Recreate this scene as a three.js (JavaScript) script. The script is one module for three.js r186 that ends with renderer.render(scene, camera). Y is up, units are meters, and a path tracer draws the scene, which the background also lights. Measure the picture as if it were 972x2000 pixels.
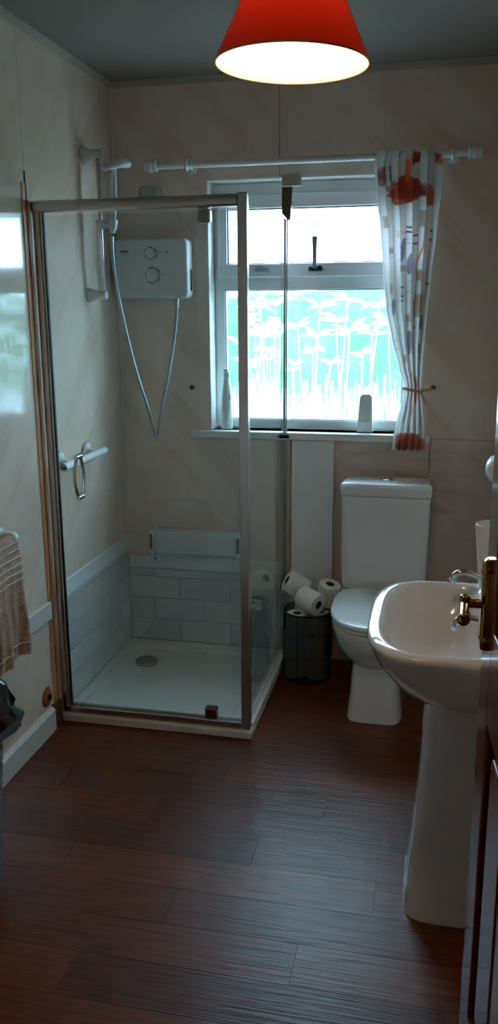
import * as THREE from 'three';
import { RoundedBoxGeometry } from 'three/addons/geometries/RoundedBoxGeometry.js';
import { mergeGeometries, toCreasedNormals } from 'three/addons/utils/BufferGeometryUtils.js';

// ---------------------------------------------------------------- camera, sky, exposure
const scene = new THREE.Scene();
const renderer = new THREE.WebGLRenderer();
renderer.toneMapping = THREE.LinearToneMapping;
renderer.toneMappingExposure = 3.0;
renderer.shadowMap.enabled = true;
// world: left wall x = 0, back (window) wall z = 0, floor y = 0
const camera = new THREE.PerspectiveCamera(62.44, 972 / 2000, 0.03, 60);
camera.position.set(1.416, 1.6, 3.70);
{
  const yaw = 12.456 * Math.PI / 180, pitch = 13.46 * Math.PI / 180, roll = -0.354 * Math.PI / 180;
  camera.rotation.order = 'YXZ';
  camera.rotation.set(-pitch, yaw, roll);
}
scene.add(camera);
scene.background = new THREE.Color().setRGB(4.7, 6.6, 9.0);     // bright overcast sky, cool white balance
const LAMP = 0.085;                                               // candela of the pendant bulb

// ---------------------------------------------------------------- helpers
let seed = 12345;
const rnd = () => { seed = (seed * 1664525 + 1013904223) >>> 0; return seed / 4294967296; };
const rr = (a, b) => a + (b - a) * rnd();
const V = (x, y, z) => new THREE.Vector3(x, y, z);
const used = {};
function numbered(n) { if (!(n in used)) { used[n] = 0; return n; } used[n]++; return n + '_' + String(used[n]).padStart(3, '0'); }
function shadow(o) { o.castShadow = true; o.receiveShadow = true; return o; }
function mesh(name, geo, mat, parent) {
  const g = Array.isArray(geo) ? merge(geo) : geo;
  const m = shadow(new THREE.Mesh(g, mat));
  m.name = parent ? name : numbered(name);
  (parent || scene).add(m);
  return m;
}
function merge(list) {
  const l = list.map((g) => { let h = g.index ? g.toNonIndexed() : g; for (const k of Object.keys(h.attributes)) if (!['position', 'normal', 'uv'].includes(k)) h.deleteAttribute(k); if (!h.attributes.uv) h.setAttribute('uv', new THREE.BufferAttribute(new Float32Array(h.attributes.position.count * 2), 2)); return h; });
  return mergeGeometries(l);
}
function thing(name, label, category, group) {
  const o = new THREE.Group(); o.name = numbered(name); scene.add(o);
  o.userData = { label, category }; if (group) o.userData.group = group;
  return o;
}
function tag(o, label, category, group) { o.userData = { label, category }; if (group) o.userData.group = group; return o; }
function struct(name, geo, mat, label, category) {
  const m = mesh(name, geo, mat); m.userData.kind = 'structure';
  if (label) m.userData.label = label; m.userData.category = category || name.split('_')[0];
  return m;
}
// geometry in world units; uv in metres by the facing of each face
function metreUV(g, s = 1) {
  const h = g.index ? g.toNonIndexed() : g; const p = h.attributes.position, uv = new Float32Array(p.count * 2);
  const a = V(), b = V(), c = V();
  for (let i = 0; i < p.count; i += 3) {
    a.fromBufferAttribute(p, i); b.fromBufferAttribute(p, i + 1); c.fromBufferAttribute(p, i + 2);
    const n = b.clone().sub(a).cross(c.clone().sub(a)); const ax = Math.abs(n.x), ay = Math.abs(n.y), az = Math.abs(n.z);
    [a, b, c].forEach((q, k) => {
      let u, v; if (ax >= ay && ax >= az) { u = q.z; v = q.y; } else if (ay >= az) { u = q.x; v = q.z; } else { u = q.x; v = q.y; }
      uv[(i + k) * 2] = u / s; uv[(i + k) * 2 + 1] = v / s;
    });
  }
  h.setAttribute('uv', new THREE.BufferAttribute(uv, 2)); return h;
}
function box(x0, x1, y0, y1, z0, z1, r = 0, s = 1) {
  const w = x1 - x0, h = y1 - y0, d = z1 - z0;
  const g = r > 0 ? new RoundedBoxGeometry(w, h, d, 2, Math.min(r, w / 2.01, h / 2.01, d / 2.01)) : new THREE.BoxGeometry(w, h, d);
  g.translate((x0 + x1) / 2, (y0 + y1) / 2, (z0 + z1) / 2); return metreUV(g, s);
}
function tube(pts, r, seg = 40, rad = 10, closed = false) {
  return new THREE.TubeGeometry(new THREE.CatmullRomCurve3(pts, closed, 'centripetal'), seg, r, rad, closed);
}
function rod(a, b, r, r2 = r, n = 20) {
  const d = b.clone().sub(a), L = d.length(); const g = new THREE.CylinderGeometry(r2, r, L, n, 1);
  g.translate(0, L / 2, 0); g.applyQuaternion(new THREE.Quaternion().setFromUnitVectors(V(0, 1, 0), d.normalize())); g.translate(a.x, a.y, a.z); return g;
}
function lathe(pts, at, dir = V(0, 1, 0), n = 40) {
  const g = new THREE.LatheGeometry(pts.map(([x, y]) => new THREE.Vector2(x, y)), n);
  g.applyQuaternion(new THREE.Quaternion().setFromUnitVectors(V(0, 1, 0), dir.clone().normalize())); g.translate(at.x, at.y, at.z); return g;
}
// rings: arrays of Vector3, same count, each closed; capped at both ends
function loft(rings, capA = true, capB = true) {
  const n = rings[0].length, pos = [], idx = [], uv = [];
  rings.forEach((r, j) => r.forEach((p, i) => { pos.push(p.x, p.y, p.z); uv.push(i / n, j / rings.length); }));
  for (let j = 0; j < rings.length - 1; j++) for (let i = 0; i < n; i++) {
    const a = j * n + i, b = j * n + (i + 1) % n, c = a + n, d = b + n; idx.push(a, c, b, b, c, d);
  }
  const cap = (r, flip) => {
    const c = V(); r.forEach((p) => c.add(p)); c.divideScalar(n); const k = pos.length / 3;
    r.forEach((p) => { pos.push(p.x, p.y, p.z); uv.push(0, 0); }); pos.push(c.x, c.y, c.z); uv.push(0, 0);
    for (let i = 0; i < n; i++) { const a = k + i, b = k + (i + 1) % n; flip ? idx.push(k + n, a, b) : idx.push(k + n, b, a); }
  };
  if (capA) cap(rings[0], true); if (capB) cap(rings[rings.length - 1], false);
  const g = new THREE.BufferGeometry(); g.setAttribute('position', new THREE.Float32BufferAttribute(pos, 3)); g.setAttribute('uv', new THREE.Float32BufferAttribute(uv, 2));
  g.setIndex(idx); g.computeVertexNormals(); return g;
}
function superRing(cx, y, cz, a, b, n, count = 64, n2 = n) {       // n on the +x.. side, n2 for the -side (x)
  const out = [];
  for (let i = 0; i < count; i++) {
    const t = i / count * Math.PI * 2, c = Math.cos(t), s = Math.sin(t), e = c > 0 ? n : n2;
    out.push(V(cx + a * Math.sign(c) * Math.pow(Math.abs(c), 2 / e), y, cz - b * Math.sign(s) * Math.pow(Math.abs(s), 2 / e)));
  }
  return out;
}
function extrude(shape, depth, bevel = 0, seg = 2) {
  return new THREE.ExtrudeGeometry(shape, { depth: depth - 2 * bevel, bevelEnabled: bevel > 0, bevelThickness: bevel, bevelSize: bevel, bevelOffset: -bevel, bevelSegments: seg, curveSegments: 24 }).translate(0, 0, bevel);
}
function rectShape(x0, x1, y0, y1, holes = []) {
  const s = new THREE.Shape([new THREE.Vector2(x0, y0), new THREE.Vector2(x1, y0), new THREE.Vector2(x1, y1), new THREE.Vector2(x0, y1)]);
  for (const [a, b, c, d] of holes) s.holes.push(new THREE.Path([new THREE.Vector2(a, c), new THREE.Vector2(a, d), new THREE.Vector2(b, d), new THREE.Vector2(b, c)]));
  return s;
}
// ---- noise and textures
function hash(x, y, s) { let h = (x * 374761393 + y * 668265263 + s * 2147483647) | 0; h = Math.imul(h ^ (h >>> 13), 1274126177); h ^= h >>> 16; return (h >>> 0) / 4294967296; }
function vnoise(x, y, px, py, s) {
  const xi = Math.floor(x), yi = Math.floor(y), f = x - xi, g = y - yi, u = f * f * (3 - 2 * f), v = g * g * (3 - 2 * g);
  const m = (a, b) => ((a % b) + b) % b, X0 = m(xi, px), X1 = m(xi + 1, px), Y0 = m(yi, py), Y1 = m(yi + 1, py);
  return (hash(X0, Y0, s) * (1 - u) + hash(X1, Y0, s) * u) * (1 - v) + (hash(X0, Y1, s) * (1 - u) + hash(X1, Y1, s) * u) * v;
}
function fbm(u, v, fx, fy, o, s) { let t = 0, a = 0.5, k = 1, n = 0; for (let i = 0; i < o; i++) { t += a * vnoise(u * fx * k, v * fy * k, fx * k, fy * k, s + i); n += a; a *= 0.5; k *= 2; } return t / n; }
function tex(w, h, fn, srgb = true) {
  const d = new Uint8Array(w * h * 4);
  for (let y = 0; y < h; y++) for (let x = 0; x < w; x++) { const c = fn(x / w, y / h), i = (y * w + x) * 4; d[i] = Math.max(0, Math.min(255, c[0])); d[i + 1] = Math.max(0, Math.min(255, c[1])); d[i + 2] = Math.max(0, Math.min(255, c[2])); d[i + 3] = 255; }
  const t = new THREE.DataTexture(d, w, h); t.wrapS = t.wrapT = THREE.RepeatWrapping; t.magFilter = THREE.LinearFilter; t.minFilter = THREE.LinearMipmapLinearFilter; t.generateMipmaps = true;
  if (srgb) t.colorSpace = THREE.SRGBColorSpace; t.needsUpdate = true; return t;
}
const mix = (a, b, t) => a.map((v, i) => v + (b[i] - v) * t);
const cl = (t) => Math.max(0, Math.min(1, t));
const std = (o) => new THREE.MeshStandardMaterial(o);
const phys = (o) => new THREE.MeshPhysicalMaterial(o);

const wallTex = tex(512, 512, (u, v) => {                       // peach marbled wet-wall board, wispy upright strokes
  const a = fbm(u, v, 5, 2, 4, 3), b = fbm((u + v) % 1, v, 12, 3, 3, 9), c = fbm(u, v, 64, 16, 2, 21);
  let k = mix([229, 201, 180], [241, 222, 206], cl(a * 1.6 - 0.3)); k = mix(k, [210, 164, 136], cl((b - 0.56) * 2.2) * 0.5); return mix(k, [236, 226, 214], cl((c - 0.55) * 2) * 0.3);
});
const marbleTex = tex(512, 512, (u, v) => {                     // brown-grey marble board, mottled, with short slanting streaks
  const w = fbm(u, v, 4, 4, 4, 5), a = fbm(u, v, 5, 5, 5, 31), p = fbm(u, v, 3, 3, 2, 37), q = fbm((u + v) % 1, v, 4, 18, 4, 35);
  let k = mix([202, 176, 158], [228, 207, 191], cl(a * 1.8 - 0.4)); k = mix(k, [158, 128, 110], cl((q - 0.58) * 4) * cl(p * 2.4 - 0.8) * 0.75); return mix(k, [226, 214, 202], cl((w - 0.6) * 3) * 0.4);
});
const grain = (u, v) => { const w = fbm(u, v, 2, 6, 3, 40), f = fbm(u, v, 6, 128, 2, 44), r = 0.5 + 0.5 * Math.sin(2 * Math.PI * (v * 9 + w * 3)); return [f, r, fbm(u, v, 10, 60, 2, 50)]; };
const plankTex = tex(1024, 512, (u, v) => { const [f, r, p] = grain(u, v); let k = mix([96, 48, 24], [130, 70, 38], f * 0.7 + r * 0.3); return mix(k, [64, 31, 16], cl((p - 0.6) * 3) * 0.6); });
const plankBump = tex(1024, 512, (u, v) => { const [f, , p] = grain(u, v); const q = 255 * cl(0.5 + (f - 0.5) * 0.9 - cl((p - 0.62) * 3) * 0.5); return [q, q, q]; }, false);
const doorTex = tex(256, 512, (u, v) => { const f = fbm(u, v, 60, 3, 3, 61), a = fbm(u, v, 8, 2, 3, 66); return mix([84, 30, 16], [128, 54, 30], cl(f * 0.7 + a * 0.5 - 0.1)); });
const terryBump = tex(256, 256, (u, v) => { const q = 255 * fbm(u, v, 48, 48, 2, 71); return [q, q, q]; }, false);
const terryTex = tex(256, 256, (u, v) => { const f = fbm(u, v, 60, 60, 2, 73); return mix([150, 122, 104], [206, 184, 166], f); });
const trayTex = tex(256, 256, (u, v) => { const f = fbm(u, v, 4, 4, 4, 81), g = fbm(u, v, 30, 30, 2, 85); return mix([226, 222, 212], [196, 188, 172], cl((f - 0.5) * 1.6) * 0.6 + cl((g - 0.72) * 4) * 0.4); });
const hedgeTex = tex(256, 256, (u, v) => { const f = fbm(u, v, 24, 24, 3, 91); return mix([48, 86, 52], [78, 124, 80], f); });
const chromeSmear = tex(128, 128, (u, v) => { const q = 30 + 40 * fbm(u, v, 6, 6, 3, 95); return [q, q, q]; }, false);
const rust = tex(128, 128, (u, v) => { const f = fbm(u, v, 8, 8, 4, 99); return mix([206, 116, 46], [140, 70, 30], f); });

const stripTex = tex(128, 256, (u, v) => { const f = fbm(u, v, 40, 3, 3, 111), g = fbm(u, v, 3, 5, 3, 115); return mix(mix([226, 186, 148], [214, 156, 106], cl(g * 2 - 0.5)), [180, 116, 68], cl((f - 0.55) * 2.5) * 0.5); });
// ---- materials
const M = {
  wall: phys({ map: wallTex, roughness: 0.13, clearcoat: 0.3, clearcoatRoughness: 0.03 }),
  plaster: std({ color: '#eee8e2', roughness: 0.9 }),
  marble: phys({ map: marbleTex, roughness: 0.28, clearcoat: 0.3, clearcoatRoughness: 0.12 }),
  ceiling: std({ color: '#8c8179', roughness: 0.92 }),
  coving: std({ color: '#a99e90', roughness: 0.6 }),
  white: phys({ color: '#e4e4e0', roughness: 0.35 }),
  upvc: phys({ color: '#eceeee', roughness: 0.22 }),
  paint: std({ color: '#e2dfd8', roughness: 0.4 }),
  ceramic: phys({ color: '#eae9e6', roughness: 0.08, clearcoat: 0.8, clearcoatRoughness: 0.02 }),
  seatplastic: phys({ color: '#dddcda', roughness: 0.2, clearcoat: 0.3, clearcoatRoughness: 0.1 }),
  abs: phys({ color: '#d9dad8', roughness: 0.3 }),
  tile: [phys({ color: '#d2d4d2', roughness: 0.16 }), phys({ color: '#cdd0cf', roughness: 0.18 }), phys({ color: '#d6d6d2', roughness: 0.15 })],
  grout: std({ color: '#b2b1ac', roughness: 0.95 }),
  tray: std({ map: trayTex, roughness: 0.35 }),
  chrome: std({ color: '#c9c7c6', metalness: 1, roughness: 0.16, roughnessMap: null }),
  satin: std({ color: '#b4b0ac', metalness: 1, roughness: 0.3 }),
  frame: std({ color: '#cfccc8', metalness: 1, roughness: 0.27 }),
  bronze: std({ color: '#8d7a68', metalness: 1, roughness: 0.22 }),
  hose: std({ color: '#9aa4a8', metalness: 0.9, roughness: 0.3 }),
  brass: std({ color: '#b98a3a', metalness: 1, roughness: 0.14 }),
  glass: phys({ color: '#f4f8f8', transmission: 1, thickness: 0, roughness: 0.02, ior: 1.5 }),
  pane: phys({ color: '#f6fbfb', transmission: 1, thickness: 0, roughness: 0.0, ior: 1.5 }),
  frosted: phys({ color: '#f0fbf8', transmission: 1, thickness: 0, roughness: 0.1, ior: 1.45 }),
  film: phys({ color: '#ffffff', transmission: 0.8, thickness: 0, roughness: 1 }),
  rubber: std({ color: '#1c1e22', roughness: 0.6 }),
  black: std({ color: '#17171a', roughness: 0.45 }),
  bag: phys({ color: '#0b0c0f', roughness: 0.18, clearcoat: 0.6, clearcoatRoughness: 0.1 }),
  wicker: std({ color: '#4a5058', roughness: 0.6 }),
  meshwall: std({ color: '#1e2126', roughness: 0.6, transparent: true, opacity: 0.74 }),
  paper: std({ color: '#e8e2d8', roughness: 0.95, bumpMap: terryBump, bumpScale: 0.0006 }),
  core: std({ color: '#5f5248', roughness: 0.95 }),
  door: phys({ map: doorTex, roughness: 0.22, clearcoat: 0.5, clearcoatRoughness: 0.08 }),
  towel: std({ map: terryTex, bumpMap: terryBump, bumpScale: 0.002, roughness: 1 }),
  towelstripe: std({ color: '#d8cabb', roughness: 0.95 }),
  dark: std({ color: '#22262a', roughness: 0.5 }),
  blue: std({ color: '#1c3f9a', roughness: 0.5 }),
  stain: std({ map: rust, roughness: 0.6 }),
  skirtwood: std({ color: '#5b2e1c', roughness: 0.5 }),
  clearplastic: phys({ color: '#dfe6e0', transmission: 0.6, thickness: 0, roughness: 0.35 }),
};
M.chrome.roughnessMap = null;
const planks = ['#ffffff', '#e2d6d0', '#f2e4da', '#d2c6c2'].map((c) => phys({ map: plankTex, color: c, bumpMap: plankBump, bumpScale: 0.0007, roughness: 0.36, specularIntensity: 0.6 }));

// ---------------------------------------------------------------- room shell
const RX = 1.70, CEIL = 2.54, FZ = 2.92;                           // right wall, ceiling height, wall with the doorway
const WX0 = 0.42, WX1 = 1.32, WY0 = 1.07, WY1 = 2.14;              // window opening
const HZ = 5.2;                                                     // far end of the hall behind the camera

const floor = struct('floor', box(-0.12, 2.4, -0.1, -0.004, -0.25, HZ + 0.1), M.skirtwood, 'dark brown wood plank vinyl floor of the bathroom', 'floor');
{                                                                   // planks run along the window wall
  const rows = 22, pw = 0.142, gap = 0.0012;
  for (let r = 0; r < rows; r++) {
    const z0 = r * pw + 0.002, off = (r * 0.37) % 0.92; let x = -0.92 + off;
    while (x < RX) {
      const a = Math.max(x, 0.001), b = Math.min(x + 0.92, RX - 0.001);
      if (b - a > 0.03) {
        const g = new THREE.BoxGeometry(b - a - gap, 0.006, pw - gap); g.translate((a + b) / 2, -0.003, z0 + pw / 2);
        const h = metreUV(g, 1), uv = h.attributes.uv, ou = rnd(), ov = rnd();
        for (let i = 0; i < uv.count; i++) uv.setXY(i, uv.getX(i) / 1.1 + ou, uv.getY(i) / 0.5 + ov);
        mesh('plank', h, planks[Math.floor(rnd() * 4)], floor);
      }
      x += 0.92;
    }
  }
}
const hallfloor = struct('floor', box(-0.1, 2.4, -0.1, -0.001, rowsEnd(), HZ), planks[1], 'hall floor behind the camera', 'floor');
function rowsEnd() { return 22 * 0.142 + 0.004; }
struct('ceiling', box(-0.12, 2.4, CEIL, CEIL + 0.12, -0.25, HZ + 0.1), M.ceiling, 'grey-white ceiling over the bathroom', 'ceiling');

const wallBack = struct('wall_back', extrude(rectShape(-0.12, RX + 0.12, 0, CEIL, [[WX0, WX1, WY0, WY1]]), 0.24).translate(0, 0, -0.248), M.plaster, 'window wall with beige marbled panels above and brown marble below', 'wall');
{
  const P = 0.006, pan = (s, m) => mesh('wall_panel', metreUV(extrude(s, P + 0.002, 0.0008, 1).translate(0, 0, -0.008), 1.1), m, wallBack);
  const SX = 0.737, Y1 = 1.053;
  const l = new THREE.Shape([[0, 0], [0.79, 0], [0.79, Y1], [WX0, Y1], [WX0, WY1], [SX - 0.001, WY1], [SX - 0.001, CEIL], [0, CEIL]].map((p) => new THREE.Vector2(...p)));
  pan(l, M.wall);
  const r = new THREE.Shape([[SX + 0.001, WY1], [WX1, WY1], [WX1, Y1 + 0.002], [RX, Y1 + 0.002], [RX, CEIL], [SX + 0.001, CEIL]].map((p) => new THREE.Vector2(...p)));
  pan(r, M.wall);
  pan(rectShape(0.793, 1.40, 0, Y1 - 0.001), M.marble);
  pan(rectShape(1.402, RX, 0, Y1 - 0.001), M.marble);
}
const wallLeft = struct('wall_left', box(-0.12, -0.008, 0, CEIL, -0.25, FZ + 0.1), M.plaster, 'left wall lined with glossy beige marbled boards', 'wall');
{
  const SZ = [0.0, 0.838, 1.9, FZ];
  for (let i = 0; i < 3; i++) mesh('wall_panel', box(-0.008, i === 0 ? -0.002 : 0, 0, CEIL, SZ[i] + (i ? 0.003 : 0), SZ[i + 1] - 0.003, 0.0008, 1.1), M.wall, wallLeft);
  const bead = [];                                                  // discoloured sealant along the board joint
  const pts = []; for (let i = 0; i <= 40; i++) pts.push(V(-0.001 + 0.0008 * Math.sin(i * 1.7), 0.03 + i * 0.05, 0.838 + 0.0012 * Math.sin(i * 0.9)));
  mesh('joint_strip', box(-0.001, 0.0035, 0.1, 2.03, 0.846, 0.872, 0.001, 0.4), std({ map: stripTex, roughness: 0.35 }), wallLeft).userData.label = 'orange-tan wooden joint strip';
  mesh('sealant_bead', tube(pts, 0.005, 120, 6), M.stain, wallLeft).userData.label = 'orange-brown stained sealant line';
  mesh('gap_strip', tube([V(0.003, 1.72, 0.846), V(0.003, 2.0, 0.845), V(0.002, 2.07, 0.843)], 0.0022, 20, 5), M.rubber, wallLeft);
}
const wallRight = struct('wall_right', box(RX + 0.004, RX + 0.12, 0, CEIL, -0.25, FZ + 0.1), M.plaster, 'right wall beside the basin', 'wall');
for (const [a, b] of [[0, 1.2], [1.203, FZ]]) mesh('wall_panel', box(RX, RX + 0.005, 0, CEIL, a, b, 0, 1.1), M.wall, wallRight);
const DX0 = 0.815, DX1 = 1.60, DH = 2.03;
struct('wall_front', [extrude(rectShape(0.0, DX0 - 0.03, 0, CEIL), 0.1).translate(0, 0, FZ), extrude(rectShape(DX1 + 0.03, RX, 0, CEIL), 0.1).translate(0, 0, FZ), extrude(rectShape(DX0 - 0.03, DX1 + 0.03, DH + 0.03, CEIL), 0.1).translate(0, 0, FZ)], M.plaster, 'wall with the doorway the picture is taken through', 'wall');
struct('trim_1', [box(DX0 - 0.03, DX0, 0, DH + 0.03, FZ, FZ + 0.1), box(DX1, DX1 + 0.03, 0, DH + 0.03, FZ, FZ + 0.1), box(DX0, DX1, DH, DH + 0.03, FZ, FZ + 0.1)], M.door, 'dark red wooden door lining', 'trim');
// hall behind the camera
struct('wall_hall', [box(-0.1, 0, 0, CEIL, FZ + 0.1, HZ), box(2.3, 2.4, 0, CEIL, FZ + 0.1, HZ), box(-0.1, 2.4, 0, CEIL, HZ, HZ + 0.1), box(RX + 0.12, 2.4, 0, CEIL, FZ, FZ + 0.1)], M.plaster, 'plain hall walls behind the camera', 'wall');

// skirting, rails, coving
struct('baseboard_left', extrude(new THREE.Shape([[0, 0], [0.018, 0], [0.018, 0.083], [0.008, 0.095], [0, 0.095]].map((p) => new THREE.Vector2(...p))), FZ - 0.9).translate(0, 0, 0.9), M.paint, 'white skirting board along the left wall', 'baseboard');
struct('trim_2', box(0, 0.012, 0.448, 0.516, 0.862, FZ - 0.005, 0.002), M.paint, 'white flat dado strip on the left wall behind the towel', 'trim');
struct('trim_3', box(0.0, 0.016, 0, 0.10, 0.832, 0.899, 0.002), M.skirtwood, 'dark brown floor covering turned up against the wall between skirting and shower', 'trim');
struct('trim_4', extrude(new THREE.Shape([[0, CEIL], [0.018, CEIL], [0.012, CEIL - 0.012], [0, CEIL - 0.02]].map((p) => new THREE.Vector2(...p))), FZ), M.coving, 'narrow ceiling bead along the left wall', 'trim');
struct('trim_5', (() => { const g = extrude(new THREE.Shape([[0, CEIL], [0, CEIL - 0.022], [0.012, CEIL - 0.014], [0.02, CEIL]].map((p) => new THREE.Vector2(...p))), RX - 0.018); g.rotateY(-Math.PI / 2); g.translate(RX, 0, 0); return g; })(), M.coving, 'narrow ceiling bead along the window wall', 'trim');
struct('trim_6', tube([V(0.003, 0.5, 0.002), V(0.003, 1.5, 0.002), V(0.003, 2.515, 0.002)], 0.006, 20, 8), M.wall, 'corner bead between left wall and window wall', 'trim');

// ---------------------------------------------------------------- window
const win = new THREE.Group(); win.name = 'window_1'; scene.add(win); used.window_1 = 0;
win.userData = { kind: 'structure', label: 'white plastic window with small top light over a bamboo-patterned obscure pane', category: 'window' };
{
  const zf = -0.155, zb = -0.10;
  // reveal lining
  mesh('reveal', [box(WX0 - 0.001, WX0 + 0.006, WY0, WY1, -0.24, -0.001), box(WX1 - 0.006, WX1 + 0.001, WY0, WY1, -0.24, -0.001), box(WX0 + 0.006, WX1 - 0.006, WY1 - 0.006, WY1 + 0.001, -0.24, -0.001)], M.paint, win);
  const a0 = WX0 + 0.006, a1 = WX1 - 0.006, b0 = WY0 + 0.004, b1 = WY1 - 0.006;
  const fr = (x0, x1, y0, y1, z0, z1, bv) => extrude(rectShape(x0[0], x0[1], y0[0], y0[1], [[x1[0], x1[1], y1[0], y1[1]]]), z1 - z0, bv).translate(0, 0, z0);
  const tr0 = 1.685, tr1 = 1.745;
  mesh('window_frame', extrude(rectShape(a0, a1, b0, b1, [[0.472, 1.268, 1.112, tr0], [0.472, 1.268, tr1, 2.08]]), zb - zf, 0.004).translate(0, 0, zf), M.upvc, win);
  const sx0 = 0.446, sx1 = 1.294, sy0 = 1.738, sy1 = 2.085;
  mesh('top_sash', fr([sx0, sx1], [0.488, 1.252], [sy0, sy1], [1.797, 2.027], zb - 0.03, zb + 0.018, 0.005), M.upvc, win);
  mesh('gasket', [fr([0.466, 1.274], [0.474, 1.266], [1.106, 1.690], [1.114, 1.682], zb - 0.02, zb - 0.004, 0), fr([0.484, 1.256], [0.492, 1.248], [1.793, 2.031], [1.801, 2.023], zb - 0.012, zb + 0.006, 0)], M.rubber, win);
  mesh('pane', box(0.486, 1.254, 1.795, 2.029, zb - 0.02, zb - 0.02 + 0.004), M.pane, win);
  const lp = mesh('pane', box(0.468, 1.272, 1.108, 1.688, zb - 0.03, zb - 0.026), M.frosted, win); lp.userData.label = 'obscure pane printed with white bamboo';
  // white bamboo print on the inside of the lower pane
  const leaves = [], stems = [];
  const zp = zb - 0.0245;
  const leaf = (x, y, ang, L, w, bend) => {
    const s = new THREE.Shape(), n = 8, up = [], dn = [];
    for (let i = 0; i <= n; i++) { const t = i / n, q = ang - bend * t, r = L * t, wd = w * Math.sin(Math.PI * Math.pow(t, 0.75)) * 0.5; const px = x + Math.cos(ang - bend * t * 0.6) * r, py = y + Math.sin(ang - bend * t * 0.6) * r; up.push([px - Math.sin(q) * wd, py + Math.cos(q) * wd]); dn.push([px + Math.sin(q) * wd, py - Math.cos(q) * wd]); }
    s.setFromPoints([...up, ...dn.reverse()].map((p) => new THREE.Vector2(Math.max(0.478, Math.min(1.262, p[0])), Math.max(1.118, Math.min(1.678, p[1])))));
    leaves.push(new THREE.ShapeGeometry(s).translate(0, 0, zp + leaves.length * 2e-6));
  };
  const fan = (x, y, L, k) => { for (let i = 0; i < k; i++) { const side = i % 2 ? 1 : -1, a = Math.PI / 2 - side * rr(0.25, 1.35); leaf(x + rr(-0.006, 0.006), y + rr(-0.012, 0.012), a, L * rr(0.7, 1.15), rr(0.014, 0.022), side * rr(0.5, 1.2)); } };
  const spots = [[0.53, 1.45, 0.09], [0.60, 1.60, 0.09], [0.64, 1.50, 0.1], [0.72, 1.49, 0.1], [0.70, 1.62, 0.09], [0.80, 1.52, 0.09], [0.885, 1.485, 0.1], [0.90, 1.61, 0.09], [0.97, 1.555, 0.08], [1.03, 1.50, 0.1], [1.02, 1.63, 0.08], [1.13, 1.49, 0.1], [1.16, 1.61, 0.09], [1.20, 1.53, 0.09], [0.87, 1.42, 0.06], [0.95, 1.36, 0.06], [1.09, 1.41, 0.05], [0.56, 1.36, 0.06], [0.67, 1.38, 0.07], [0.78, 1.34, 0.05]];
  for (const [x, y, L] of spots) {
    fan(x, y, L, 4 + Math.floor(rnd() * 2));
    const x1 = x + rr(-0.05, 0.03); let py = 1.118; const w = rr(0.0022, 0.004);
    while (py < y) { const e = Math.min(y, py + rr(0.06, 0.1)); const t0 = (py - 1.118) / (y - 1.118), t1 = (e - 1.118) / (y - 1.118), xa = x1 + (x - x1) * t0, xb = x1 + (x - x1) * t1; stems.push(stick(xa, py, xb, e - 0.002, w)); stems.push(new THREE.CircleGeometry(w * 1.7, 8).translate(xb, e, zp)); py = e; }
  }
  function stick(xa, ya, xb, yb, w) { return new THREE.ShapeGeometry(new THREE.Shape([new THREE.Vector2(xa - w, ya), new THREE.Vector2(xa + w, ya), new THREE.Vector2(xb + w, yb), new THREE.Vector2(xb - w, yb)])).translate(0, 0, zp - 0.0003 - stems.length * 1e-6); }
  for (let i = 0; i < 120; i++) { const x = 0.48 + i * 0.00655, h = rr(0.07, 0.20) - (i % 5 === 0 ? 0.06 : 0); stems.push(stick(x + rr(-0.004, 0.004), 1.118, x + rr(-0.008, 0.008), 1.118 + h, rr(0.0024, 0.0042))); }
  mesh('bamboo_print', [...leaves, ...stems], M.film, lp).userData.label = 'white bamboo stems and leaves printed on the pane';
  // espagnolette handle
  const h = new THREE.Group(); h.name = 'window_handle'; win.add(h);
  const hm = std({ color: '#8e9aa2', metalness: 0.3, roughness: 0.35 });
  mesh('lever', loft([[0, .0085, .007], [.03, .0085, .006], [.06, .0082, .0055], [.10, .0105, .006], [.118, .0115, .006], [.122, .010, .004]].map(([y, a, b]) => superRing(0.881, 1.782 + y, zb + 0.040, a, b, 4, 20))), hm, h);
  mesh('base_plate', [box(0.852, 0.914, 1.762, 1.776, zb + 0.016, zb + 0.028, 0.003), rod(V(0.881, 1.775, zb + 0.02), V(0.881, 1.79, zb + 0.042), 0.009), box(0.856, 0.866, 1.772, 1.782, zb + 0.018, zb + 0.03, 0.002), box(0.893, 0.91, 1.774, 1.784, zb + 0.018, zb + 0.03, 0.002)], M.dark, h);
}
struct('trim_7', box(0.337, 1.402, 1.038, 1.070, -0.10, 0.034, 0.004), M.paint, 'white window sill board', 'sill');
// ---------------------------------------------------------------- outside the window
{
  const ground = mesh('garden_paving', box(-6, 8, -0.5, -0.4, -9, -0.26), std({ color: '#7d8078', roughness: 0.95 }));
  ground.userData = { kind: 'structure', label: 'pale paving outside the window', category: 'ground' };
  const g = new THREE.BoxGeometry(11, 2.15, 0.9, 220, 46, 18); const p = g.attributes.position;
  for (let i = 0; i < p.count; i++) { const x = p.getX(i), y = p.getY(i), z = p.getZ(i); const n = fbm(((x + 6) / 12 + z * 0.05) % 1, (y + 1.2) / 3, 60, 16, 3, 7) - 0.5, m = fbm(((x + 6) / 12) % 1, (y + 2) / 5, 12, 6, 2, 8) - 0.5; p.setX(i, x + n * 0.1); p.setY(i, y + (y > 0 ? 1 : 0) * (n * 0.22 + m * 0.3)); p.setZ(i, z + Math.sign(z) * (n * 0.25 + m * 0.3)); }
  g.computeVertexNormals(); g.translate(0.8, 0.62, -4.2);
  const hm = std({ map: hedgeTex, roughness: 1 });
  tag(mesh('hedge', g, hm), 'pale green hedge outside behind the obscure window pane', 'hedge');
}

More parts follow.
